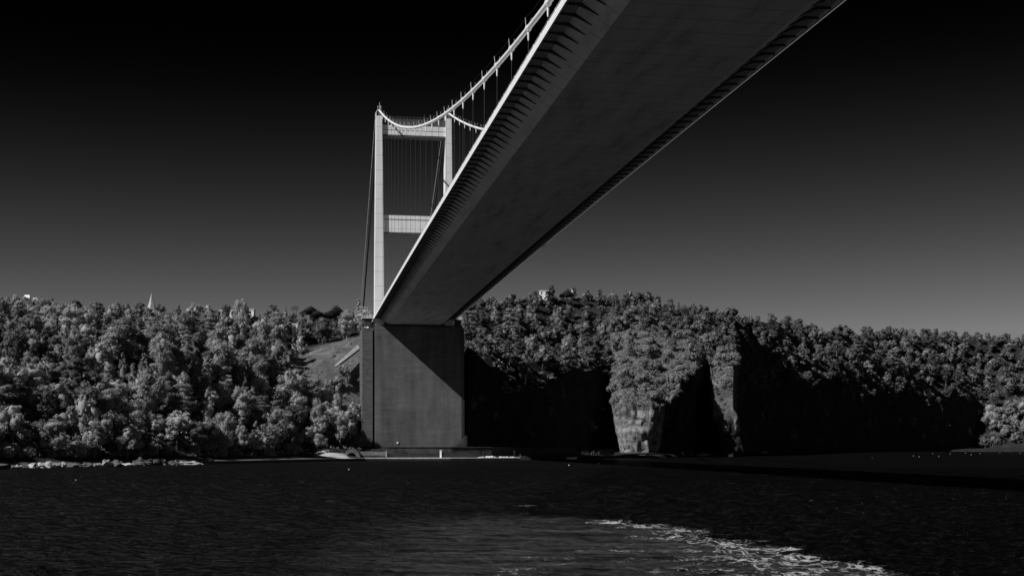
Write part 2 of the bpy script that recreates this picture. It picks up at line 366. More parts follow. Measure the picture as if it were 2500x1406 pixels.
# ------------------------------------------------------------------ water
def water():
    D = np.concatenate([42 * (420/42.0) ** (np.arange(1300)/1300.0), 420 * (9000/420.0) ** (np.arange(200)/199.0)])
    NR, NCc = len(D), 560
    U = np.linspace(-1.35, 1.35, NCc) ; X = D[:,None]*U[None,:]*0.42; Y = np.repeat(D[:,None], NCc, 1)
    dx = np.maximum(np.gradient(D)[:,None], D[:,None]*.0020)*np.ones_like(X)
    Zw = np.zeros_like(X)
    r = np.random.default_rng(5)
    for k in range(80):
        lam = 0.7 * (5.0/0.7) ** r.random()
        th = r.normal(math.radians(-78), .42)          # crests lie nearly across the view
        kx, ky = 2*math.pi/lam*math.cos(th), 2*math.pi/lam*math.sin(th)
        amp = .0115*lam**.6
        fade = np.clip((lam/np.maximum(dx*.9, 1e-3) - 2.0)/2.0, 0, 1)
        Zw += amp*fade*np.sin(kx*X + ky*Y + r.random()*6.28)
    # foam: outer edge of the ship's wake, running away from the camera
    ey = np.array([40, 60, 79, 89, 102, 118, 127, 138, 150]); ex = np.array([19, 21.5, 23, 23, 19.4, 17, 15.8, 7.4, 0])
    xe = np.interp(Y, ey, ex)
    dist = xe - X + 1.2*np.sin(Y*.33) + .7*np.sin(Y*.9+1)
    edge = np.exp(-((dist-2.8)/3.6)**2) * np.clip((142-Y)/10, 0, 1) * np.clip((X+2)/8+.15, 0, 1)
    near = np.clip((112-Y)/25, 0, 1)*np.clip((X+2)/12, 0, 1)*np.clip(dist/1.0, 0, 1)*np.exp(-np.maximum(dist,0)/16)
    left = .42*np.exp(-((X-.5)/3.0)**2)*np.clip((100-Y)/14, 0, 1)
    for px, yy, wpx, am in ((45,1254,40,.8),(165,1254,36,.8),(485,1202,14,.7),(470,1254,22,.7),(690,1218,45,.45),(810,1226,26,.5),(1285,1235,36,.8),(1175,1300,30,.6),(1790,1180,22,.7),(1980,1224,25,.5),(1400,1176,20,.4),(1320,1290,60,.5),(1560,1345,120,.55)):
        Dc = CAM_H*F_PX/(yy-YH); xc = Xi(px, Dc)
        left = left + am*np.exp(-((X-xc)/(wpx*Dc/F_PX))**2 - ((Y-Dc)/(Dc*Dc*2.0/(CAM_H*F_PX)))**2)
    foam = np.clip(edge*1.0 + near*1.2 + left, 0, 1)
    slick = np.clip((dist)/2, 0, 1)*np.clip((150-Y)/25, 0, 1)*np.clip((X+16)/12, 0, 1)
    left_tone = np.clip((xe + np.maximum(0, Y-140)*.12 - X)/6 , 0, 1)  # lighter tone for all water left of the wake line
    Zw *= (1 - .35*slick)
    V = np.stack([X, Y, Zw], -1).reshape(-1, 3)
    i = np.arange(NR*NCc).reshape(NR, NCc)
    Q = np.stack([i[:-1,:-1], i[:-1,1:], i[1:,1:], i[1:,:-1]], -1).reshape(-1, 4)
    # close the sheet behind and beside the camera
    m = NM('sea_water', .22, .5)
    m.b.inputs['IOR'].default_value = 1.33
    f = m.n('ShaderNodeAttribute', attribute_name='foam').outputs['Fac']; s_ = m.n('ShaderNodeAttribute', attribute_name='slick').outputs['Fac']
    st = m.noise(m.coord((.8, .8, 1)), .9, 8, .66); st2 = m.noise(m.coord((.5, .7, 1), rot=(0,0,.1)), .6, 4, .6)
    ridge = m.math('SUBTRACT', 1.0, m.math('MULTIPLY', m.math('ABSOLUTE', m.math('SUBTRACT', st, .5), None), 16.0))
    thr = m.math('SUBTRACT', m.math('ADD', m.math('ADD', m.math('MULTIPLY', ridge, .5), m.math('MULTIPLY', st2, 1.5)), m.math('MULTIPLY', f, .50)), 1.44)
    mask = m.math('MINIMUM', m.math('MAXIMUM', m.math('MULTIPLY', thr, 3.0), 0.0), 1.0)
    mask = m.math('MULTIPLY', mask, m.math('MINIMUM', m.math('MULTIPLY', f, 4.0), 1.0))
    film = m.math('MULTIPLY', s_, m.ramp(m.noise(m.coord((.06, .45, 1)), 1.0, 5, .6), [(.33, 0), (.66, .055)]))
    ch = m.n('ShaderNodeAttribute', attribute_name='left_tone').outputs['Fac']
    dark = m.math('ADD', m.math('MULTIPLY', m.ramp(m.noise(m.coord((.01, .04, 1)), 1.0, 5), [(.3, .003), (.7, .0055)]), m.math('ADD', m.math('MULTIPLY', ch, .55), .45)), film)
    mix = m.n('ShaderNodeMix', data_type='RGBA'); m.l(mask, mix.inputs[0]); m.l(dark, mix.inputs[6]); mix.inputs[7].default_value = (.5,.5,.5,1)
    m.base(mix.outputs[2])
    m.l(m.math('ADD', m.math('MULTIPLY', mask, .5), .22), m.b.inputs['Roughness'])
    wv = m.noise(m.coord((.28, 1.0, 1), rot=(0,0,.08)), 1.0, 6, .6); wv2 = m.noise(m.coord((.12, .30, 1), rot=(0,0,-.1)), 1.0, 4, .6)
    m.bump(m.math('ADD', m.math('MULTIPLY', wv, 1.0), m.math('MULTIPLY', wv2, .5)), 1.0, 1.4)
    m.b.inputs['Specular IOR Level'].default_value = 0
    bn = m.b.inputs['Normal'].links[0].from_socket
    fr = m.n('ShaderNodeFresnel'); fr.inputs['IOR'].default_value = 1.33; m.l(bn, fr.inputs['Normal'])
    gl = m.n('ShaderNodeBsdfGlossy'); gl.inputs['Roughness'].default_value = .24; m.l(bn, gl.inputs['Normal'])
    ms = m.n('ShaderNodeMixShader'); m.l(m.math('MINIMUM', m.math('MULTIPLY', fr.outputs[0], .42), .14), ms.inputs[0]); m.l(m.b.outputs[0], ms.inputs[1]); m.l(gl.outputs[0], ms.inputs[2])
    m.l(ms.outputs[0], m.t.nodes['Material Output'].inputs[0])
    me = np_mesh('water', V, Q, m.m, {'foam': foam.ravel(), 'slick': slick.ravel(), 'left_tone': left_tone.ravel()}, True)
    o = bpy.data.objects.new('water', me); col.objects.link(o); tag(o, kind='structure')
    base = MB().add([(-6000,-3000,-.9),(6000,-3000,-.9),(6000,9500,-.9),(-6000,9500,-.9)], [(0,1,2,3)]).build('deep_water', m.m)
    tag(base, kind='structure')
water()

# ------------------------------------------------------------------ the bridge
PSI = math.atan((1250-712.34)/F_PX)
S_T, C_L = 629.9, 41.81
C0 = C_L + 16.9
cp, sp = math.cos(PSI), math.sin(PSI)
def Bw(s, c): return (-s*sp + c*cp, s*cp + c*sp)
bx_, by_ = Bw(S_T, C0)
bridge = empty('suspension_bridge', (bx_, by_, 0), PSI)
tag(bridge, 'long white suspension bridge crossing overhead from the tall two-legged tower', 'bridge')
def P(s, c, z): return (c - C0, s - S_T, z)
SPAN = 545.0; SAG = 94.05
def zdk(s):
    u = (S_T - s)/SPAN - 1
    return CAM_H + 63.85 - 3.81*u*u
def zcb(s):
    u = (S_T - s)/SPAN - 1
    return CAM_H + 63.85 + 4.0 + SAG*u*u
S0, S1 = -120.0, S_T + 75
def zdk2(s): return zdk(min(s, S_T)) - max(0, s - S_T)*.004
steps = [S0 + (S1 - S0)*i/90 for i in range(91)]
# box girder: top, web, soffit (local c relative to the centre)
g = MB(); rings = []
for s in steps:
    z = zdk2(s)
    rings.append([(c, s - S_T, z + dz) for c, dz in ((-16.9,.25),(-12.5,-2.55),(12.5,-2.55),(16.9,.25),(16.9,1.1),(-16.9,1.1))])
deck = g.loft(rings).build('deck', M['under'], bridge)
# side walkways (overhanging slabs) with their fascia beams
for sg in (-1, 1):
    r2 = []; r3 = []
    for s in steps:
        z = zdk2(s); a, b = sorted((sg*16.95, sg*19.45))
        r2.append([(a, s-S_T, z+.35), (b, s-S_T, z+.35), (b, s-S_T, z+.6), (a, s-S_T, z+.6)])
        a, b = sorted((sg*19.45, sg*19.7))
        r3.append([(a, s-S_T, z), (b, s-S_T, z), (b, s-S_T, z+1.3), (a, s-S_T, z+1.3)])
    MB().loft(r2).build('walkway', M['walk'], deck)
    MB().loft(r3).build('edge_beam', M['paint'], deck)
    # stiffening ribs along the overhang
    st = MB()
    for k in range(4):
        cc = sg*(17.4 + .5*k)
        st.loft([[(cc-.05, s-S_T, zdk2(s)+.20), (cc+.05, s-S_T, zdk2(s)+.20), (cc+.05, s-S_T, zdk2(s)+.35), (cc-.05, s-S_T, zdk2(s)+.35)] for s in steps])
    st.build('stiffener', M['rail'], deck)
# gantry rail outside the far edge
rail = MB()
rail.tube([(20.85, s-S_T, zdk2(s)+.72) for s in steps], .07, 6)
for s in np.arange(100, S_T+20, 4.48): rail.tube([(19.6, s-S_T, zdk2(s)+.9), (20.85, s-S_T, zdk2(s)+.72)], .05, 4)
rail.build('gantry_rail', M['rail'], deck)
# triangular brackets
br = {}
rest = MB()
def bracket(mb, sg, s):
    z = zdk2(s); y0, y1 = s-S_T-.09, s-S_T+.09
    poly = [(19.4, .0), (19.4, .34), (16.95, .34), (16.75, .15), (15.25, -.84), (14.5, -1.34), (14.6, -1.38), (15.5, -.95), (17.0, -.28), (17.9, -.06)]
    a = [(sg*c, y0, z+dz) for c, dz in poly]; b = [(sg*c, y1, z+dz) for c, dz in poly]
    mb.loft([a, b])
blist = []
s = 130.0
while s < S_T + 30:
    blist.append((abs(s-170), s)); s += 4.48
blist.sort()
for k, (_, s) in enumerate(blist):
    for sg in (-1, 1):
        if k < 50:
            m_ = MB(); bracket(m_, sg, s); m_.build('bracket', M['bracket'], bridge)
        else: bracket(rest, sg, s)
tag(rest.build('bracket', M['bracket'], bridge), kind='stuff', label='far brackets under the deck edges')
# barrier and lamp-less parapet on the deck top
for sg in (-1, 1):
    par = MB()
    for zz in (1.75, 2.2): par.tube([(sg*19.3, s-S_T, zdk2(s)+zz) for s in steps[:80]], .05, 4)
    for s in np.arange(S0, S_T, 6): par.tube([(sg*19.3, s-S_T, zdk2(s)+1.3), (sg*19.3, s-S_T, zdk2(s)+2.2)], .05, 4)
    par.build('railing', M['paint'], bridge)

# main cables, clamps, hangers, hand ropes
han_s = [209.9 - 17.92*6 + 17.92*i for i in range(0, 30)]
han_s = [s for s in han_s if s < S_T - 8]
for ci, c in enumerate((C_L, C_L + 33.8)):
    lx = c - C0
    pts = [(lx, s - S_T, zcb(s)) for s in np.linspace(S0, S_T-1.0, 150)]
    cab = MB().tube(pts, .46, 12).build('main_cable', M['cable'], bridge, True)
    hr = MB()
    for off in (-.55, .55):
        hr.tube([(lx+off, s - S_T, zcb(s)+1.75 - .25*abs(math.sin(math.pi*(s-209.9)/17.92))) for s in np.linspace(60, S_T-1, 240)], .035, 4)
    hr.build('hand_rope', M['rope'], cab)
    for s in han_s:
        z = zcb(s); sl_ = (zcb(s+1)-zcb(s-1))/2; t = Vector((0, 1, sl_)).normalized()
        p = Vector((lx, s - S_T, z))
        b = MB()
        b.tube([p - t*.6, p + t*.6], .55, 12)
        b.tube([p - t*.4, p - t*.25], .60, 12); b.tube([p + t*.25, p + t*.4], .60, 12)
        for off, rr_ in ((-.55, .045), (.55, .02)): b.tube([p + Vector((off*.8, 0, .2)), p + Vector((off, 0, 1.9))], rr_, 5)
        b.build('clamp', M['paint'], cab, False)
        zb = zdk(s) + 1.25
        if z - zb > 1.2:
            h = MB().tube([p - Vector((0,0,.5)), Vector((lx, s-S_T, zb))], .05, 6).build('hanger', M['rope'], bridge)
            ln = min(1.3, (z-zb)*.4)
            MB().tube([p - Vector((0,0,.55)), p - Vector((0,0,.8)), p - Vector((0,0,.7+ln)), p-Vector((0,0,.95+ln))], [.09,.19,.14,.08], 8).build('socket', M['cable'], h)
    # side-span cable going down behind the tower, its two ropes beside it
    top = Vector((lx, 1.0, zcb(S_T))); end = Vector((lx, 150.0, 82.0)) if ci == 0 else Vector((lx, 150, 82))
    MB().tube([top, end], .40, 10).build('side_span_cable', M['rope'], bridge, True)
    MB().tube([top + Vector((-1.6,0,-1)), end + Vector((-1.6,0,-1))], .10, 6).build('side_span_rope', M['cable'], bridge)

# tower
def ZT(y): return Zi(y, 628.0)
tower = empty('tower', (0, 0, 0)); tower.parent = bridge
for sg, c in ((-1, C_L), (1, C_L + 33.8)):
    lx = c - C0
    b_, t_ = 2.35, 1.5
    lg = MB(); rr = []
    for z, hw in ((65.0, b_), (ZT(560), 2.05), (ZT(288), t_)):
        y0, y1 = -4.0, 4.0
        rr.append([(lx-hw, y0+.0, z), (lx+hw-.35, y0, z), (lx+hw, y0+.35, z), (lx+hw, y1, z), (lx-hw, y1, z)])
    leg = lg.loft(rr).build('leg', M['tower'], tower)
    cap = MB(); rr = []
    for f, hw in ((0, 1.46), (.35, 1.36), (.65, 1.0), (.9, .55), (1, .25)):
        z = ZT(287.6) + f*(ZT(267)-ZT(287.6))
        rr.append([(lx-hw, -3.2*(1-.55*f), z), (lx+hw, -3.2*(1-.55*f), z), (lx+hw, 3.2*(1-.4*f), z), (lx-hw, 3.2*(1-.4*f), z)])
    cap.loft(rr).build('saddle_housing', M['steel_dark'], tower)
    fl = MB()
    fl.box(lx-1.62, lx-1.47, -3.4, 1.5, ZT(287), ZT(279)); fl.frustum((lx-1.60, lx-1.45, -3.2, 1.5, ZT(279)), (lx-.75, lx-.6, -1.5, 1.5, ZT(268.5)))
    fl.build('cap_lit_edge', M['paint'], tower)  # white plate puts the sunlit left edge of the cap into colour
    mast = MB()
    for dx_, h in ((-.6, 1.6), (.2, 3.2), (.8, 1.5), (.5, 2.0)): mast.tube([(lx+dx_, -1, ZT(270)), (lx+dx_, -1, ZT(268)+h)], .07, 5)
    mast.tube([(lx-1, -1, ZT(267)+1), (lx+1.3, -1, ZT(267)+1)], .05, 4)
    mast.build('mast', M['paint'], tower)
x0 = C_L - C0 + 1.4; x1 = -x0
ub = MB().box(x0, x1, -2.65, 2.65, ZT(331), ZT(308)); ub_ = ub.build('cross_beam', M['tower'], tower)
MB().box(x0+.1, x1-.1, -2.9, 2.9, ZT(335), ZT(333.2)).box(x0+.1, x1-.1, -2.69, -2.652, ZT(320.2), ZT(319)).build('ledge', M['concrete'], ub_)
MB().box(x0+.1, x1-.1, -2.0, 2.0, ZT(307.9), ZT(291)).build('parapet_shade_panel', M['steel_dark'], ub_)  # recessed band painted dark grey in place of shade
rl = MB()
for zz in (ZT(286), ZT(288.5)): rl.tube([(x0, -2.0, zz), (x1, -2.0, zz)], .08, 4)
for xx in np.arange(x0+1, x1, 1.6): rl.tube([(xx, -2.0, ZT(291)), (xx, -2.0, ZT(285.4))], .06, 4)
rl.tube([(5, -2, ZT(291)), (5, -2, ZT(278))], .08, 4)
rl.build('railing', M['steel_dark'], ub_)
x0 = C_L - C0 + 1.9; x1 = -x0
lb = MB().box(x0, x1, -2.65, 2.65, ZT(568), ZT(538.4)).box(x0, x1, -2.65, 2.65, ZT(536.2), ZT(527)).box(x0, x1, -2.3, 2.3, ZT(538.4), ZT(536.2))
lb_ = lb.build('cross_beam', M['tower'], tower)
MB().box(x0, x1, -2.9, 2.9, ZT(571), ZT(569.4)).build('ledge', M['concrete'], lb_)
MB().box(x0, x1, -2.36, -2.303, ZT(538.3), ZT(536.3)).build('groove', M['groove'], lb_)
# service platforms beside the tower feet
for sg in (-1, 1):
    w_ = 5.6 if sg < 0 else 3.2
    a, b = sorted((sg*19.9, sg*(19.9 + w_)))
    pf = MB().box(a, b, -5.5, 3, zdk(S_T)+.15, zdk(S_T)+.5).build('service_platform', M['paint'], tower)
    rl = MB()
    for zz in (1.0, 1.5): rl.tube([(a, -5.4, zdk(S_T)+zz), (b, -5.4, zdk(S_T)+zz)], .07, 4)
    for xx in np.linspace(a+.1, b-.1, 5): rl.tube([(xx, -5.4, zdk(S_T)+.5), (xx, -5.4, zdk(S_T)+1.5)], .06, 4)
    rl.build('railing', M['paint'], pf)
    MB().frustum((sg*(19.9+w_*.45)-1.2, sg*(19.9+w_*.45)+1.2, -4.5, 2, zdk(S_T)-3.2), (a+.3, b-.3, -4.8, 2.5, zdk(S_T)+.1)).build('support', M['steel_dark'], pf)

# concrete pier under the tower
pier = empty('bridge_pier', (bx_, by_, 6.3), PSI)
tag(pier, 'huge plain concrete pier block under the bridge tower, half in slanting shadow', 'pier')
pz = -6.3
MB().box(-19.2, 24.0, -6, 34, 5.5+pz, 64.2+pz).build('pier_block', M['concrete'], pier)
MB().box(-18.5, 23.3, -5.0, 33, 64.2+pz, 65.3+pz).build('bearing_shelf', M['concrete_dark'], pier)
MB().box(-25.2, -20.2, -4, 20, 4.5+pz, 63.6+pz).build('side_block', M['concrete_dark'], pier)
MB().box(-20.2, -19.2, 2, 20, 5.5+pz, 63.0+pz).build('joint', M['groove'], pier)
pp = MB(); pp.tube([(22.6, -6.15, 5.8+pz), (22.6, -6.15, 63+pz)], .16, 6); pp.tube([(23.3, -6.15, 5.8+pz), (23.3, -6.15, 63+pz)], .10, 6)
pp.build('drain_pipe', M['concrete_dark'], pier)
MB().blob((-8.3, -6.2, 8.2+pz), (.5,.2,.5), 1, .05).build('lamp', M['white'], pier)

# ------------------------------------------------------------------ quay, walls and small things along the shore
def place(px, D): return (Xi(px, D), D)
def strip(name, keys, z0, z1, depth, m, label, cat, zs=None):
    mb = MB(); rr = []
    for i, (px, D) in enumerate(keys):
        x, y = place(px, D); x2, y2 = place(px, D + depth)
        za, zb = (z0, z1) if zs is None else zs[i]
        rr.append([(x, y, za), (x2, y2, za), (x2, y2, zb), (x, y, zb)])
    return mb, rr
# the promenade
qk = [(520, 503), (600, 520), (700, 550), (800, 578), (890, 594), (945, 597), (1100, 601), (1270, 614)]
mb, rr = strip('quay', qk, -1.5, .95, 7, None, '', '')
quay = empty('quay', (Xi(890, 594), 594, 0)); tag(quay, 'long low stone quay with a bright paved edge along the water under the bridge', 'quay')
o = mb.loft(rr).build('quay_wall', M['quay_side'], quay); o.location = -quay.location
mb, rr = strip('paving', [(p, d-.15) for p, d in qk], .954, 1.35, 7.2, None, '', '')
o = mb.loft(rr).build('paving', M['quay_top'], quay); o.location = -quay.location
mb, rr = strip('w', [(945, 610), (1100, 614), (1200, 622), (1270, 636), (1350, 668), (1400, 690), (1500, 724)], .5, 0, 1.2, None, '', '', [(.5, 6.25), (.5, 6.2), (.5, 6.1), (.5,5.6), (.5, 5.2), (.5, 4.8), (.5, 4.2)])
o = mb.loft(rr).build('retaining_wall', M['wall_dark']); tag(o, 'dark high retaining wall behind the quay below the pier', 'wall')
wl = o
det = MB()
for px, w_, d in ((985, 10, 611), (1090, 5, 613), (1106, 3, 614), (1180, 5, 620), (1255, 4, 632), (1320, 5, 652)):
    x, y = place(px, d - .6); det.box(x-w_*.1, x+w_*.1, y-.12, y+.05, 1.4, 4.6)
det.build('doorway', M['black'], wl)
mb, rr = strip('c', [(945, 609.6), (1100, 613.6), (1200, 621.6), (1270, 635.6), (1350, 667.6), (1400, 689.6), (1500, 723.6)], 0, 0, 1.6, None, '', '', [(6.27, 6.5), (6.22, 6.42), (6.12, 6.3), (5.62,5.8), (5.22, 5.4), (4.82, 5.0), (4.22, 4.4)])
mb.loft(rr).build('coping', M['concrete_dark'], wl)
mb, rr = strip('p', [(872, 603), (905, 605), (944, 607)], 1.0, 4.1, 1.0, None, '', '')
tag(mb.loft(rr).build('low_wall', M['pale_wall']), 'pale weathered low wall on the quay left of the pier foot', 'wall')
x, y = place(943, 604.5)
tag(MB().box(x-.3, x+.3, y-.3, y+.3, 1.2, 4.3).box(x-.4, x+.4, y-.4, y+.4, 4.3, 4.6).build('gate_post', M['pale_wall']), 'pale capped gate post at the right end of the low wall', 'post')
x, y = place(1076, 603.5)
sp_ = empty('signal_post', (x, y, 1.3)); tag(sp_, 'white upright post with dark cap standing on the quay below the pier', 'post')
MB().box(-.42, .42, -.42, .42, 0, 3.3).build('post', M['white'], sp_); MB().box(-.5, .5, -.5, .5, 3.3, 3.55).build('cap', M['white'], sp_)
MB().box(.6, 2.0, .2, 1.2, 0, 2.4).build('cabinet', M['black'], sp_)
# gravel fan and the dark arched shelter
mb = MB()
n = 26; vs_ = []; fs_ = []
for i in range(n):
    px = 735 + i*5.2
    for j in range(6):
        D = 578 + (px-735)*.05 + j*4
        hgt = 1.2 + 4.6*max(0, 1-((px-800)/60.)**2)*j/5. + .25*noise.noise(Vector((px*.1, j, 1)))
        vs_.append((Xi(px, D), D, hgt))
for i in range(n-1):
    for j in range(5): fs_.append((i*6+j, (i+1)*6+j, (i+1)*6+j+1, i*6+j+1))
tag(mb.add(vs_, fs_).build('gravel_slope', M['sand'], None, True), kind='structure')
x, y = place(860, 600)
sh = empty('boat_shelter', (x, y, 1.2)); tag(sh, 'dark round arched shelter on the quay beside the pale gravel slope', 'shelter')
arch = MB(); rr = []
for yy in (-2.5, 3.0):
    rr.append([(3.9*math.cos(a), yy, 4.2*math.sin(a)) for a in [math.pi*k/14 for k in range(15)]] + [(-2.3,yy,0)] + [(2.3*math.cos(a), yy, 2.5*math.sin(a)) for a in [math.pi*(14-k)/14 for k in range(1,14)]] + [(2.3,yy,0)])
arch.loft(rr).build('arch_roof', M['rock_grey'], sh); MB().box(-3.2, 3.2, 2.2, 2.5, 0, 3.0).build('back_wall', M['black'], sh)
# parked van and small boat further along
x, y = place(1430, 681)
van = empty('parked_van', (x, y, 1.75), .25); tag(van, 'small white van parked at the dark waterside right of the quay end', 'van')
b = MB(); prof = [(-2.2,.35),(2.2,.35),(2.25,1.0),(1.5,1.25),(1.1,1.95),(-2.1,2.0),(-2.25,1.2)]
b.loft([[(x_, -.9, z_) for x_, z_ in prof], [(x_, .9, z_) for x_, z_ in prof]]).build('body', M['white'], van)
MB().box(.2, 1.0, -.93, -.905, 1.25, 1.75).box(-1.6, -.2, -.93, -.905, 1.25, 1.75).build('window', M['glass'], van)
for wx in (-1.4, 1.4):
    MB().tube([(wx, -.98, .35), (wx, -.75, .35)], .35, 14).build('wheel', M['black'], van)
def boat(name, px, D, z, ln, rz, hm, cm, label, cab=True, cat='boat'):
    x, y = place(px, D); r = empty(name, (x, y, z), rz); tag(r, label, cat)
    mb = MB(); rr = []
    for t in (-1, -.7, -.2, .3, .7, .92, 1):
        w_ = ln*.17*(1 - max(0, t)**2.4*.96)*(.92 if t < -.9 else 1); k = .0 + .16*ln*max(0, t)**2*.4
        zt = ln*.10 + k
        rr.append([(t*ln/2, -w_, zt), (t*ln/2*.96, -w_*.6, -.15*ln*.4), (t*ln/2*.95, 0, -.2*ln*.4), (t*ln/2*.96, w_*.6, -.15*ln*.4), (t*ln/2, w_, zt)])
    mb.loft(rr).build('hull', hm, r, False)
    if cab:
        MB().frustum((-ln*.22, ln*.14, -ln*.1, ln*.1, ln*.09), (-ln*.2, ln*.08, -ln*.085, ln*.085, ln*.3)).build('cabin', cm, r)
        MB().box(-ln*.17, ln*.05, -ln*.1-.02, -ln*.1+.03, ln*.18, ln*.25).build('window', M['glass'], r)
    return r
boat('rowing_boat', 1396, 658, .35, 5.5, .2, M['white'], M['white'], 'small open white boat moored left of the parked van', False)
fb = boat('fishing_boat', -12, 398, .1, 9.5, 0.15, M['black'], M['white'], 'black hulled boat with white cabin cut by the left frame edge')
# a white flagpole-like fender post, rubble and rail on the quay end
rb = MB()
for k in range(34):
    px = rng.uniform(1166, 1266); D = np.interp(px, [1100, 1270], [601, 614]) + rng.uniform(0, 3); x, y = place(px, D); r_ = rng.uniform(.15, .45)*(1.3 if abs(px-1195) < 14 else .8)
    rb.blob((x, y, 1.4+r_*.4), (r_*1.6, r_, r_*.8), 0, .25, k)
tag(rb.build('rubble', M['white']), 'heap of white broken stone lying on the right end of the quay', 'rubble', kind='stuff')
x, y = place(1270, 613)
tag(MB().tube([(x, y, 1.2), (x, y, 2.6)], .12, 8).box(x-.2, x+.2, y-.2, y+.2, 2.6, 2.8).build('bollard', M['pale_wall']), 'short post at the very right end of the quay', 'bollard')
# fence and poles on the dark waterside
fn = empty('waterside_fence', (Xi(1450, 700), 700, 1.6)); tag(fn, 'thin broken fence of posts and wires beside the white van', 'fence')
fm = MB(); prev = None
for px in range(1444, 1488, 6):
    D = 684 + (px-1430)*.4; x, y = place(px, D); h = rng.uniform(1.4, 3.4)
    fm.tube([(x, y, 1.5), (x+rng.uniform(-.2,.2), y, 1.5+h)], .09, 5)
    if prev: fm.tube([prev, (x, y, 1.5+h*.8)], .05, 4)
    prev = (x, y, 1.5+h*.8)
o = fm.build('posts', M['pale_wall'], fn); o.location = -fn.location

# shore rocks
def rockobj(px, D, r, z, pale, seed, label):
    x, y = place(px, D)
    r = (r[0]*1.0, r[1]*.8, r[2]*.8)
    o = MB().blob((0,0,0), r, 2, .38, seed, 2.1).build('shore_rock', M['rock_pale'] if pale else M['rock_grey'], None, False, (x, y, z*.55))
    o.rotation_euler = (0, 0, seed*.7)
    tag(o, label, 'rock', 'rocks along the left shore')
RK = [(44, 417, (2.3,1.6,.9), .5, 1, 'pale flat rock at the shore just right of the black boat'),
      (84, 421, (2.6,1.8,1.5), .7, 1, 'bright rounded rock, left end of the pale bank'),
      (100, 424, (2.9,1.8,1.5), .6, 1, 'bright broad rock, second from the left end of the pale bank'),
      (118, 425, (2.2,1.8,2.0), .8, 1, 'bright peaked rock in the middle of the pale bank'),
      (134, 428, (2.4,1.7,1.3), .8, 1, 'bright smooth rock right of the peaked one'),
      (152, 431, (2.6,1.6,1.3), .9, 1, 'bright long rock at the right end of the pale bank'),
      (182, 438, (2.6,2.0,1.3), .5, 0, 'low dull rock right of the pale bank'),
      (212, 444, (2.4,2.0,1.1), .5, 0, 'low grey rock between pale bank and white boulder'),
      (240, 449, (1.7,1.4,1.0), .5, 1, 'small white boulder by the water below the leaning shrubs'),
      (262, 452, (2.7,1.8,1.6), 1.6, 1, 'pale slanting slab rising behind the small white boulder'),
      (285, 455, (4.2,2.2,1.9), .9, 0, 'large grey slab leaning toward the water'),
      (312, 459, (3.0,1.8,.9), .4, 1, 'flat pale ledge right at the waterline'),
      (345, 464, (3.2,2.4,2.4), .8, 0, 'big dark grey boulder with hollow under it'),
      (372, 470, (3.4,2.4,2.2), .8, 0, 'ribbed grey boulder right of the big dark boulder'),
      (400, 474, (2.7,2.0,2.0), .6, 0, 'dark boulder left of the long bright ledge'),
      (425, 479, (3.0,2.2,1.6), .6, 0, 'dark low boulder behind the long bright ledge'),
      (462, 488, (4.6,1.8,1.0), .7, 1, 'long bright ledge at the start of the quay'),
      (505, 500, (3.4,2.2,2.2), .8, 0, 'dark rounded boulder at the left end of the quay')]
for i, (px, D, r, z, p, lb_) in enumerate(RK): rockobj(px, D, r, z, p, i+2, lb_)
# dark rocks and bright bits on the far right shore
for i, (px, D, r, lb_) in enumerate([(1560, 716, (5,3,1.2), 'dark flat rock shelf under the lit cliff foot'), (1662, 768, (2.2,1.5,1.8), 'small pale rock right of the cliff foot'), (1680, 785, (2.2,1.5,1.0), 'low pale rock, second right of the cliff foot'), (1715, 800, (5,2,1.0), 'long low rock on the dark shore below the second rib'), (1862, 1010, (4,2,1.0), 'low rock on the dark shore right of the second rib')]):
    x, y = place(px, D); o = MB().blob((0,0,0), r, 1, .3, i+40, 1.8).build('shore_rock', M['rock_pale'] if i else M['rock_grey'], None, False, (x, y, .9)); tag(o, lb_, 'rock', 'rocks along the right shore')

# floating buoys
bm = bpy.data.meshes.new('mooring_buoy')
BU = [(852, 1147, 'white buoy floating left of the quay end, nearest the gravel slope'), (185, 1173, 'white buoy floating alone off the left shore'),
      (1389, 1136, 'white buoy floating below the parked van, left of a pair'), (1462, 1132, 'white buoy floating below the fence, right of a pair'),
      (2130, 1117, 'bright small buoy, leftmost in the cove at the far right'), (2230, 1113, 'small buoy, second from left in the far right cove'),
      (2244, 1115, 'larger white buoy in the far right cove'), (2277, 1107, 'faint buoy close to the far right shore'),
      (2292, 1114, 'white buoy right of the larger one in the far right cove'), (2320, 1108, 'faint distant buoy near the dark far shore'),
      (2357, 1106, 'pale buoy under the end of the black hillside'), (2371, 1110, 'wide pale buoy below the lit shore bushes'),
      (2392, 1107, 'small buoy right of the wide pale one'), (2441, 1105, 'distant buoy near the right frame edge'), (2491, 1106, 'buoy at the very right frame edge')]
b = MB(); b.blob((0,0,.12), (.32,.32,.26), 1, .0); b.tube([(0,0,.3),(0,0,.62)], .06, 6); b.tube([(0,0,.52),(0,0,.66)], .12, 8)
proto = b.build('mooring_buoy', M['white'], None, True)
for i, (px, y, lb_) in enumerate(BU):
    D = CAM_H*F_PX/(y-YH); o = proto if i == 0 else proto.copy()
    if i: col.objects.link(o)
    o.location = (Xi(px, D), D, 0); k = .5 if D < 330 else .7 if D < 700 else .6; o.scale = (k, k, k)
    tag(o, lb_, 'buoy', 'white mooring buoys on the water')

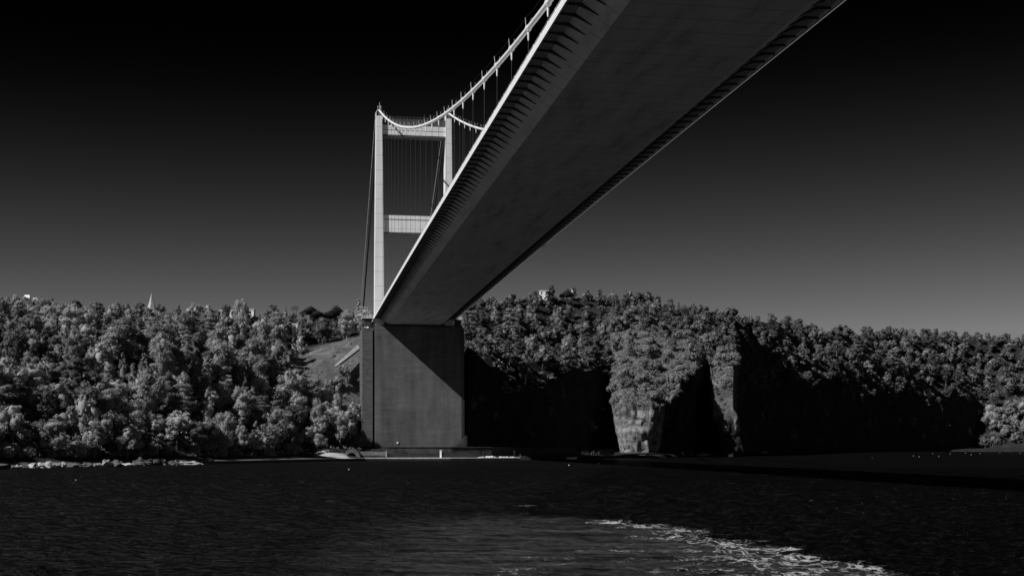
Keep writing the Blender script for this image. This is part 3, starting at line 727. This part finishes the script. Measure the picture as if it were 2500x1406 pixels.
# ------------------------------------------------------------------ buildings on the ridge
def house(px, ytop, D, w_, h, d, label, roofm, win=3, flat=True, rz=0):
    x = Xi(px, D); zt = Zi(ytop, D); r = empty('house', (x, D, zt-h), rz)
    tag(r, label, 'house')
    wl = MB().box(-w_/2, w_/2, 0, d, -6, h-.4).build('wall', M['white'], r)
    if flat: MB().box(-w_/2-.3, w_/2+.3, -.3, d+.3, h-.4, h).build('roof', roofm, r)
    else: MB().frustum((-w_/2-.3, w_/2+.3, -.3, d+.3, h-.4), (-w_/3, w_/3, d*.45, d*.55, h+1.6)).build('roof', roofm, r)
    for k in range(win):
        xx = -w_/2 + w_*(k+.5)/win
        MB().box(xx-.5, xx+.5, -.04, .1, h-2.6, h-1.1).build('window', M['glass'], r)
    return r
house(568, 757, 745, 15, 4.5, 8, 'long low flat-roofed house among the trees on the left ridge', M['white'], 5)
house(611, 755, 742, 4, 2.5, 5, 'small white flat house right of the crowned tree on the ridge', M['white'], 1)
house(64, 727, 640, 3.4, 3.2, 3, 'tiny white house poking above the trees at far left', M['white'], 1, False)
house(1328, 709, 938, 6.5, 4.0, 6, 'white house with dark windows on the ridge right of the bridge', M['white'], 2)
house(720, 790, 700, 3.0, 2.2, 3, 'little white hut low in the trees left of the tower', M['white'], 1)
# pointed tower roof
D = 655; sx = Xi(370, D)
spr = empty('turret', (sx, D, Zi(757, D)-6)); tag(spr, 'slim pale pointed turret roof rising above the left ridge', 'turret')
rr = []
for f, r_ in ((0, 2.5), (.15, 2.1), (.45, 1.2), (.8, .45), (1, .06)): rr.append([(r_*math.cos(a), r_*math.sin(a), 6+8.8*f) for a in [math.pi/3*k+.5 for k in range(6)]])
MB().loft(rr).build('spire', mat_plain('lead_roof', .32, .42, .5, .6), spr)
MB().tube([(0,0,-3),(0,0,6)], 1.9, 6).build('turret_wall', M['pale_wall'], spr)
# two-slab lookout
D = 735; x = Xi(720, D)
lk = empty('lookout', (x, D, Zi(765, D))); tag(lk, 'small dark lookout with two thin slab roofs on the left ridge', 'lookout')
MB().box(-2.0, 2.0, -1.2, 1.2, 3.6, 3.9).box(-2.2, 2.2, -1.2, 1.2, 2.4, 2.7).build('roof_slab', M['steel_dark'], lk)
MB().box(-.9, -.7, -.1, .1, -5, 2.4).box(.7, .9, -.1, .1, -5, 2.4).box(-.1,.1,-.1,.1,2.7,3.6).build('post', M['steel_dark'], lk)
# white flag on the right ridge
D = 948; x = Xi(1395, D)
fl = empty('flag', (x, D, Zi(718, D)-4)); tag(fl, 'small white flag on a leaning pole above the right ridge', 'flag')
MB().tube([(1.2,0,-4),(.3,0,5.0),(-.4,0,8.4)], .10, 6).build('pole', M['trunk_pale'], fl)
MB().add([(.25,0,5.2),(-.45,0,8.2),(.7,.2,7.3),(1.0,-.1,5.4)], [(0,1,2,3)]).add([(.25,.08,5.2),(-.45,.08,8.2),(.7,.28,7.3),(1.0,-.02,5.4)], [(3,2,1,0)]).build('cloth', M['white'], fl)
# concrete ramp on the embankment
def ramp_pt(px, y, D): return (Xi(px, D), D, Zi(y, D))
rp = MB()
A_ = [ramp_pt(815, 893, 648), ramp_pt(873, 841, 662)]; B__ = [ramp_pt(823, 892, 646), ramp_pt(878, 850, 660)]
rp.loft([[A_[0], B__[0], (B__[0][0], B__[0][1]+1, B__[0][2]-1), (A_[0][0], A_[0][1]+1, A_[0][2]-1)], [A_[1], B__[1], (B__[1][0], B__[1][1]+1, B__[1][2]-1), (A_[1][0], A_[1][1]+1, A_[1][2]-1)]])
tag(rp.build('ramp', M['concrete_pale']), 'pale concrete ramp slanting up the grassy embankment left of the pier', 'ramp')
rp2 = MB()
A_ = [ramp_pt(1655, 769, 960), ramp_pt(1700, 786, 955)]
x, y, z = A_[0]; x2, y2, z2 = A_[1]
rp2.loft([[(x,y,z),(x,y+1,z),(x,y+1,z-4),(x,y,z-4)], [(x2,y2,z2),(x2,y2+1,z2),(x2,y2+1,z2-4),(x2,y2,z2-4)]])
tag(rp2.build('terrace_wall', M['pale_wall']), 'pale terrace wall showing high in the wood above the lit cliff', 'wall')

# ------------------------------------------------------------------ trees
def leaf_cloud(cent, rad, n, size, r, flat=.8):
    """n small quads scattered on puff surfaces; cent (k,3), rad (k,)"""
    k = r.integers(0, len(cent), n)
    d = r.normal(size=(n, 3)); d[:,2] += .25; d /= np.linalg.norm(d, axis=1)[:,None]
    p = cent[k] + d*rad[k][:,None]*(.40 + .90*r.random((n,1)))*np.array([1,1,flat])
    nn = d + r.normal(size=(n,3))*.4; nn /= np.linalg.norm(nn, axis=1)[:,None]
    a = np.cross(nn, r.normal(size=(n,3))); a /= np.linalg.norm(a, axis=1)[:,None]; b = np.cross(nn, a)
    s = size*(.6 + .9*r.random((n,1)))
    V = np.stack([p-a*s-b*s*.6, p+a*s-b*s*.5, p+a*s*.7+b*s*.7, p-a*s*.8+b*s*.6], 1).reshape(-1, 3)
    return V
def crown_mesh(kind, seed, dens=1.0):
    r = np.random.default_rng(seed)
    if kind in ('round', 'pale'):
        nl = r.integers(4, 8); c = []; rad = []; core = []
        for q in range(nl):
            th = q*6.28/nl + r.normal()*.5; off = 1.2 + 2.6*r.random(); lz = 4.6 + 4.6*r.random() - off*.25; lr = np.array([1.9, 1.9, 1.9])*(.85 + .6*r.random(3)); 
            if q == 0: off = .4; lz = 8.4 + r.random()*1.2
            L0 = np.array([off*np.cos(th), off*np.sin(th), lz]); core.append((tuple(L0), tuple(lr*.8)))
            for _ in range(11):
                d = r.normal(size=3); d /= np.linalg.norm(d); c.append(L0 + d*lr*(.7+.45*r.random())); rad.append(.45 + 1.0*r.random()**1.6)
        for _ in range(8):
            th = r.random()*6.28; q = 2.5 + 2*r.random(); c.append(np.array([q*np.cos(th), q*np.sin(th), 2.4 + 2.2*r.random()])); rad.append(.7 + .6*r.random())
        c = np.array(c); rad = np.array(rad); n = 5200; sz = .20
    elif kind == 'tall':
        K_ = 36; t = r.random(K_); th = r.random(K_)*6.28; R = 3.9*np.sin(np.pi*(.12+.8*t))**.7
        c = np.stack([R*np.cos(th)*.75, R*np.sin(th)*.75, 3.5 + 11*t], 1); rad = .8 + 1.3*r.random(K_); n = 4200; sz = .21; core = [((0,0,8.6),(2.1,2.1,4.6))]
    elif kind == 'conical':
        K_ = 34; t = r.random(K_)**1.3; th = r.random(K_)*6.28; R = 3.4*(1-t)**.9 + .15
        c = np.stack([R*np.cos(th)*.8, R*np.sin(th)*.8, 2 + 12*t], 1); rad = .9*(1-t)+.45; n = 3600; sz = .2; core = [((0,0,5.8),(1.7,1.7,3.8))]
    elif kind == 'cypress':
        K_ = 24; t = r.random(K_); th = r.random(K_)*6.28; R = .9*np.sin(np.pi*(.15+.8*t))
        c = np.stack([R*np.cos(th), R*np.sin(th), 1.5 + 12*t], 1); rad = .75*np.ones(K_)*(1-.6*t**3); n = 1300; sz = .22; core = [((0,0,6.5),(.9,.9,5))]
    elif kind == 'layered':
        c = []; rad = []
        for j in range(7):
            z = 3.6 + j*1.55; R = 5.4*(1 - .62*(j/7)**1.2)
            for q in range(7):
                th = r.random()*6.28; rr_ = R*(.25+.75*r.random()); c.append((rr_*math.cos(th), rr_*math.sin(th), z + r.normal()*.25 - rr_*.06)); rad.append(1.35)
        c = np.array(c); rad = np.array(rad); n = 4200; sz = .21; core = [((0,0,7.5),(1.6,1.6,4))]
    elif kind == 'pine':
        K_ = 22; th = r.random(K_)*6.28; q = np.sqrt(r.random(K_))*4.2
        c = np.stack([q*np.cos(th), q*np.sin(th), 6.6 + 3.8*(1-(q/4.2)**2)*r.random(K_)**.4], 1); rad = 1.3 + .6*r.random(K_); n = 3600; sz = .22; core = [((0,0,8.0),(3.4,3.4,2.6))]
    elif kind == 'shrub':
        K_ = 18; d = r.normal(size=(K_,3)); d /= np.linalg.norm(d, axis=1)[:,None]; d[:,2] = np.abs(d[:,2])
        c = d*[2.3,2.0,1.7] + [0,0,.8]; rad = .7+.6*r.random(K_); n = 1500; sz = .24; core = [((0,0,1.1),(1.9,1.6,1.5))]
    flat = .45 if kind == 'layered' else .8
    V = leaf_cloud(c, rad, int(n*dens), sz/ math.sqrt(dens), r, flat)
    cb = MB()
    for i, (cc, rr_) in enumerate(core): cb.blob(cc, rr_, 1, .25, seed+i)
    for i in range(0, len(c), 2): cb.blob(c[i], (rad[i]*.72, rad[i]*.72, rad[i]*.72*flat), 0, .1, seed+i)
    nv = len(V); Q = np.arange(nv).reshape(-1, 4)
    cv = np.array(cb.v); cq = np.array([f for f in cb.f if len(f) == 4]) + nv
    return np.concatenate([V, cv]), np.concatenate([Q, cq])
TR = {'round': (.42, 6.5), 'tall': (.36, 7), 'conical': (.26, 5), 'cypress': (.2, 4), 'layered': (.38, 8), 'pine': (.3, 10), 'shrub': (.1, 1), 'pale': (.4, 5)}
LEAFM = {'round': 'leaf', 'tall': 'leaf', 'conical': 'leaf', 'cypress': 'leaf_mid', 'layered': 'leaf', 'pine': 'leaf_dark', 'shrub': 'under_leaf', 'pale': 'leaf_pale'}
NVAR = {'round': 10, 'tall': 4, 'conical': 3, 'cypress': 2, 'layered': 3, 'pine': 3, 'shrub': 4, 'pale': 3}
CR = {}; TK = {}; CF = {}
for kd in TR:
    CR[kd] = []; TK[kd] = []
    for v_ in range(NVAR[kd]):
        V_, Q_ = crown_mesh(kd, 100 + 13*v_ + len(kd))
        CR[kd].append(np_mesh('crown', V_, Q_, M[LEAFM[kd]]))
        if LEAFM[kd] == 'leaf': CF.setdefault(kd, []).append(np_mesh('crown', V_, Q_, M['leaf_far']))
        mb = MB(); r0, hh = TR[kd]; rs = random.Random(v_*7+len(kd)); lean = rs.uniform(-.5,.5)
        mb.tube([(0,0,-2.5),(lean*.2,0,hh*.4),(lean*.6,0.1,hh),(lean,0,hh*1.3)], [r0*1.25, r0, r0*.7, r0*.3], 7)
        for q in range(4):
            a = rs.uniform(0, 6.28); z = hh*rs.uniform(.45,.9)
            mb.tube([(lean*.4,0,z),(math.cos(a)*hh*.2,math.sin(a)*hh*.2,z+hh*.15),(math.cos(a)*hh*.38,math.sin(a)*hh*.38,z+hh*.4)], [r0*.45,r0*.3,r0*.12], 5)
        tm = bpy.data.meshes.new('trunk'); tm.from_pydata(mb.v, [], mb.f); tm.materials.append(M['trunk_pale'] if kd in ('tall','shrub') else M['trunk']); TK[kd].append(tm)

HT = {'round': 12.2, 'tall': 15.3, 'conical': 14.4, 'cypress': 14.0, 'layered': 14.0, 'pine': 12.2, 'shrub': 3.2, 'pale': 11.0}
WD = {'round': 6.8, 'tall': 4.5, 'conical': 3.6, 'cypress': 1.5, 'layered': 6, 'pine': 5, 'shrub': 3.2, 'pale': 6}
spots = []       # (px, D, x, z, kind, scale)
def add_tree(px, D, z, kd, sc, sx=1.0, fixed=False): spots.append(dict(px=px, D=D, x=Xi(px, D), z=z, kd=kd, sc=sc, sx=sx, fixed=fixed, y=YH-(z-CAM_H)*F_PX/D))
def gz_at(px, D):
    Dp, Zp = profile(px); return float(np.interp(D, Dp, Zp))
# trees one can single out in the photograph: column, row of the top, distance, kind
FIX = [(548, 762, 728, 'round', .62), (583, 765, 730, 'round', .6), (606, 762, 733, 'tall', .55), (1316, 716, 925, 'round', .7), (1341, 718, 922, 'round', .7), (1300, 712, 930, 'round', .8), (128, 727, 632, 'cypress', .75), (182, 728, 640, 'pine', .95), (430, 742, 665, 'conical', .55), (470, 748, 668, 'conical', .7),
       (590, 733, 730, 'pine', .62), (665, 742, 720, 'layered', .9), (757, 743, 745, 'pine', .6), (775, 752, 742, 'pine', .5), (806, 752, 748, 'pine', .62), (824, 743, 752, 'pine', .66),
       (590, 978, 545, 'conical', 1.05), (625, 975, 552, 'conical', .95), (555, 860, 575, 'conical', .8), (830, 985, 612, 'tall', 1.05), (775, 985, 595, 'round', 1.1), (432, 985, 505, 'round', 1.15),
       (500, 880, 560, 'layered', 1.0), (375, 990, 492, 'round', 1.1), (270, 950, 475, 'round', 1.15), (130, 1000, 446, 'round', 1.05), (175, 860, 500, 'round', 1.3), (180, 960, 462, 'round', 1.15), (30, 960, 440, 'round', 1.2), (40, 800, 500, 'tall', 1.3),
       (680, 1000, 580, 'tall', .9), (715, 880, 600, 'round', 1.2), (800, 900, 620, 'round', 1.1), (860, 905, 632, 'round', 1.0), (1384, 704, 950, 'pine', .8), (1535, 707, 955, 'round', 1.1), (1560, 710, 952, 'round', .9),
       (1790, 748, 1030, 'pine', .75), (1915, 770, 1165, 'pine', .9), (2045, 790, 1250, 'round', .8), (2424, 1050, 1334, 'round', 1.2), (2412, 1030, 1348, 'round', 1.3), (2455, 1035, 1335, 'pale', 1.3), (2430, 1020, 1342, 'pale', 1.4), (2497, 1030, 1336, 'pale', 1.3), (2405, 1060, 1345, 'round', 1.0), (2440, 1056, 1328, 'round', 1.1), (2480, 1052, 1326, 'round', 1.1),
       (2418, 984, 1352, 'pale', 2.1), (2440, 990, 1346, 'pale', 2.0), (2462, 968, 1356, 'pale', 1.9), (2500, 972, 1355, 'pale', 2.0), (2478, 1012, 1341, 'pale', 1.5), (2515, 1010, 1340, 'pale', 1.5),
       (140, 905, 478, 'pale', 1.1), (230, 985, 462, 'pale', 1.15), (310, 1020, 472, 'pale', .85), (510, 895, 556, 'pale', .9), (1300, 800, 742, 'pale', 1.15), (1325, 812, 738, 'pale', .95), (1380, 815, 780, 'pale', .7)]
for px, yt, D, kd, sc in FIX:
    z = Zi(yt, D) - HT[kd]*sc; gz = gz_at(px, D)
    if kd == 'pine': sc = min(1.15, max(.45, (Zi(yt, D)-gz)/HT[kd])); z = gz - .3
    if z > gz + 1.0 : z = gz + 1.0
    add_tree(px, D, z, kd, sc, fixed=True)
# scattered wood
def blocked(px, yt, yb, D, hw):
    # mown embankment polygon must stay in view
    for q in (-.7, 0, .7):
        X_ = px + q*hw
        if 730 < X_ < 892 and D < 700:
            lo = np.interp(X_, [730, 800, 830, 892], [893, 880, 892, 880]); hi = np.interp(X_, [730, 800, 892], [872, 838, 812])
            if yt < lo - 4 and yb > hi: return True
    # bridge pier stays clear
    if 884 < px + hw*.8 and px - hw*.8 < 1140 and yt < 1075 and D < 700: return True
    return False
tries = 0
grid = {}
def far_enough(x, y, r_):
    cx, cy = int(x//12), int(y//12)
    for i in range(cx-2, cx+3):
        for j in range(cy-2, cy+3):
            for (a, b) in grid.get((i, j), ()):
                if (a-x)**2 + (b-y)**2 < r_*r_: return False
    return True
for s_ in spots: grid.setdefault((int(s_['x']//12), int(s_['D']//12)), []).append((s_['x'], s_['D']))
while tries < 36000:
    tries += 1
    px = rng.uniform(-380, 2900); t = rng.uniform(2.0, 7.35)
    D, z = ground(px, t)
    right = px > 1125
    if right and t < (2.15 if px < 2365 else 2.1): continue
    if right and t < 3.02 and (1490 < px < 1800 or px < 1150): continue
    if right and 1500 < px < 1640 and t < 3.15: continue
    if 1712 < px < 1800 and t < 4.3: continue
    if 895 < px < 1125: continue
    if 700 < px < 900 and 5.4 < t < 6.4 : pass
    x = Xi(px, D)
    near = D < 720
    sp_min = 8.6 if not right else 9.8 if px < 1850 else 11.5
    if not far_enough(x, D, sp_min*rng.uniform(.85, 1.15)): continue
    u = rng.random()
    if not right: kd = 'round' if u < .42 else 'tall' if u < .68 else 'layered' if u < .78 else 'conical' if u < .97 else 'cypress'
    else: kd = 'round' if u < .78 else 'tall' if u < .88 else 'layered' if u < .96 else 'cypress'
    if t < 2.6 and kd == 'round' and rng.random() < .3: kd = 'shrub'
    sc = rng.uniform(.68, 1.18) if kd != 'shrub' else rng.uniform(.9, 1.5)
    if not right and t < 5 and kd in ('round', 'tall') and rng.random() < .35: sc = rng.uniform(1.15, 1.45)
    if right: sc *= .92
    if right and t < 4.2: sc *= .8
    if px > 1850: sc *= 1.45
    elif right and px < 1480: sc *= 1.15
    if right and t < 3.02: sc *= .8; z -= 3.0
    if right and 1495 < px < 1800 and t < 5.5: kd = 'shrub' if rng.random() < .6 else kd; sc = rng.uniform(1.0, 1.9) if kd == 'shrub' else sc*.6
    if t > 6.6: sc = min(sc, (.62 if kd in ('tall','conical','layered','cypress') else .8)*(1.4 if px > 1850 else 1))
    h = HT[kd]*sc; yt = YH-(z+h-CAM_H)*F_PX/D; yb = YH-(z-CAM_H)*F_PX/D; hw = WD[kd]*sc*F_PX/D
    if blocked(px, yt, yb, D, hw): continue
    add_tree(px, D, z-.4, kd, sc, rng.uniform(.85, 1.2)); grid.setdefault((int(x//12), int(D//12)), []).append((x, D))
for _ in range(400):
    px = rng.uniform(-60, 885); t = rng.uniform(1.85, 2.75); D, z = ground(px, t); x = Xi(px, D)
    if 735 < px < 885 and t < 2.3: continue
    if not far_enough(x, D, 4.5): continue
    add_tree(px, D, z-.3, 'shrub', rng.uniform(.8, 1.6), rng.uniform(.9, 1.3)); grid.setdefault((int(x//12), int(D//12)), []).append((x, D))
print('tree spots', len(spots))
# the ones that show largest are things of their own, the rest is the far wood
spots.sort(key=lambda s: (not s['fixed'], s['D']/max(.4, s['sc'])/WD[s['kd']]**.5 if s['kd'] != 'shrub' else s['D']*.7))
def visible(s): return -40 < s['px'] < 2540
ind = []; far = []
cnt = {}
for s in spots:
    k_ = 'broad' if s['kd'] in ('round', 'tall') else s['kd']
    if visible(s) and (s['fixed'] or cnt.get(k_, 0) < 255): ind.append(s); cnt[k_] = cnt.get(k_, 0) + 1
    else: far.append(s)
print('individual', len(ind), 'far', len(far), cnt)
NOUN = {'round': 'round-crowned broadleaf', 'tall': 'tall oval broadleaf', 'conical': 'pointed conifer', 'cypress': 'slim column-shaped cypress', 'layered': 'feathery layered cedar', 'pine': 'dark dense pine', 'shrub': 'low leafy shrub', 'pale': 'pale round bushy tree'}
NAMEK = {'round': 'broadleaf_tree', 'tall': 'broadleaf_tree', 'conical': 'conifer', 'cypress': 'cypress', 'layered': 'cedar', 'pine': 'pine_tree', 'shrub': 'shrub', 'pale': 'broadleaf_tree'}
def where(px):
    L_ = [(60, 'at the left edge'), (150, 'above the black boat'), (240, 'above the pale rocks'), (330, 'left of the turret'), (410, 'under the turret'), (490, 'right of the turret'),
          (560, 'left of the flat house'), (640, 'below the flat house'), (700, 'left of the lookout'), (770, 'under the lookout'), (830, 'above the gravel slope'), (910, 'close left of the pier'),
          (1200, 'close right of the pier'), (1290, 'right of the pier'), (1360, 'below the white ridge house'), (1430, 'under the flag'), (1500, 'left of the lit cliff'), (1570, 'over the lit cliff, left'),
          (1640, 'over the lit cliff, right'), (1720, 'between cliff and second rib'), (1800, 'over the second rib'), (1900, 'right of the second rib'), (2000, 'over the black slope, left'),
          (2120, 'over the black slope, middle'), (2240, 'over the black slope, right'), (2360, 'left of the far right bushes'), (9999, 'at the right edge')]
    for a, b in L_:
        if px < a: return b
def level(s):
    D, Z = profile(s['px']); t = float(np.interp(s['D'], D, range(NS)))
    return ('by the water' if t < 2.6 else 'low on the slope' if t < 3.6 else 'below mid slope' if t < 4.4 else 'at mid slope' if t < 5.3 else 'above mid slope' if t < 6.1 else 'high on the slope' if t < 6.7 else 'on the ridge') if s['px'] < 1125 else \
           ('at the cliff rim' if t < 3.4 else 'just above the rim' if t < 4.2 else 'below mid slope' if t < 5.0 else 'at mid slope' if t < 5.8 else 'high on the slope' if t < 6.6 else 'on the ridge')
buckets = {}
for s in ind: buckets.setdefault((s['kd'], where(s['px']), level(s)), []).append(s)
for key, lst in buckets.items():
    kd, wh, lv = key; lst.sort(key=lambda s: s['px']); n = len(lst)
    szs = [''] if n == 1 else None
    for i, s in enumerate(lst):
        if n == 1: pre = ''
        elif n == 2: pre = ('left ', 'right ')[i] + 'of two, '
        elif n == 3: pre = ('leftmost, ', 'middle, ', 'rightmost, ')[i]
        else: pre = ('leftmost, ' if i == 0 else 'rightmost, ' if i == n-1 else 'middle, ' if n == 3 else '%s from left, ' % ('second', 'third', 'fourth', 'fifth', 'sixth', 'seventh')[min(i-1, 5)])
        s['label'] = (pre + NOUN[kd] + ' ' + lv + ' ' + wh)
for i, s in enumerate(ind):
    kd = s['kd']; v_ = i % NVAR[kd]
    r = empty(NAMEK[kd], (s['x'], s['D'], s['z']), rng.uniform(0, 6.28))
    r.scale = (s['sc']*s['sx'], s['sc']*s['sx'], s['sc']*(rng.uniform(.92, 1.22) if not s['fixed'] else 1))
    tag(r, s['label'], 'shrub' if kd == 'shrub' else 'tree', 'trees of the wooded shore')
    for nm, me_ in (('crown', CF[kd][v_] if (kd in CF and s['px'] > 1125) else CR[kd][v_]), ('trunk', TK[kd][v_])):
        o = bpy.data.objects.new(nm, me_); col.objects.link(o); o.parent = r
# the far wood as one object
lod = {kd: [crown_mesh(kd, 300+v_, .34) for v_ in range(3)] for kd in TR}
VV = []; QQ = []; b0 = 0
for i, s in enumerate(far):
    V_, Q_ = lod[s['kd']][i % 3]; a = rng.uniform(0, 6.28); ca, sa = math.cos(a), math.sin(a)
    W = V_*np.array([s['sc']*s['sx'], s['sc']*s['sx'], s['sc']])
    W = np.stack([W[:,0]*ca - W[:,1]*sa + s['x'], W[:,0]*sa + W[:,1]*ca + s['D'], W[:,2] + s['z']], 1)
    VV.append(W); QQ.append(Q_ + b0); b0 += len(W)
fw = NM('far_wood_leaves', .8, .12)
geo = fw.n('ShaderNodeNewGeometry'); mr = fw.n('ShaderNodeMapRange'); mr.inputs[3].default_value = .55; mr.inputs[4].default_value = 1.45
fw.l(geo.outputs['Random Per Island'], mr.inputs[0])
fc = fw.math('MULTIPLY', mr.outputs[0], fw.ramp(fw.noise(fw.coord(), .05, 3), [(.35, .09), (.65, .24)])); fw.base(fc); translucent(fw, fc)
if VV:
    o = bpy.data.objects.new('far_wood', np_mesh('far_wood', np.concatenate(VV), np.concatenate(QQ), fw.m)); col.objects.link(o); tag(o, 'far mass of trees filling the gaps of the ridge', 'wood', kind='stuff')
# undergrowth: leaf clumps all over the ground under the trees
nb = 5200; cen = []; rd = []
while len(cen) < nb:
    px = rng.uniform(-150, 2650); t = rng.uniform(1.7, 7.3)
    if 885 < px < 1140 and t < 6.2: continue
    if px > 1125 and t < 3.0: continue
    if 1498 < px < 1640 and t < 3.0: continue
    if 720 < px < 905 and 3.9 < t < 6.3 and rng.random() < .9: continue
    if 1498 < px < 1800 and 3.1 < t < 6.3 and False: continue
    D, z = ground(px, t); cen.append((Xi(px, D), D, z+.2)); rd.append(rng.uniform(.7, 2.2))
for _ in range(1500):
    px = rng.uniform(1494, 1800); t = rng.uniform(2.98, 6.0)
    if px > 1712 and t < 3.9: continue
    D, z = ground(px, t); cen.append((Xi(px, D), D, z+.1)); rd.append(rng.uniform(.8, 2.4))
cen = np.array(cen); rd = np.array(rd)
Vb = leaf_cloud(cen, rd, 210000, .33, nrng, .8)
o = bpy.data.objects.new('undergrowth', np_mesh('undergrowth', Vb, np.arange(len(Vb)).reshape(-1,4), M['under_leaf'])); col.objects.link(o)
tag(o, 'leafy undergrowth covering the ground between the trees', 'undergrowth', kind='stuff')
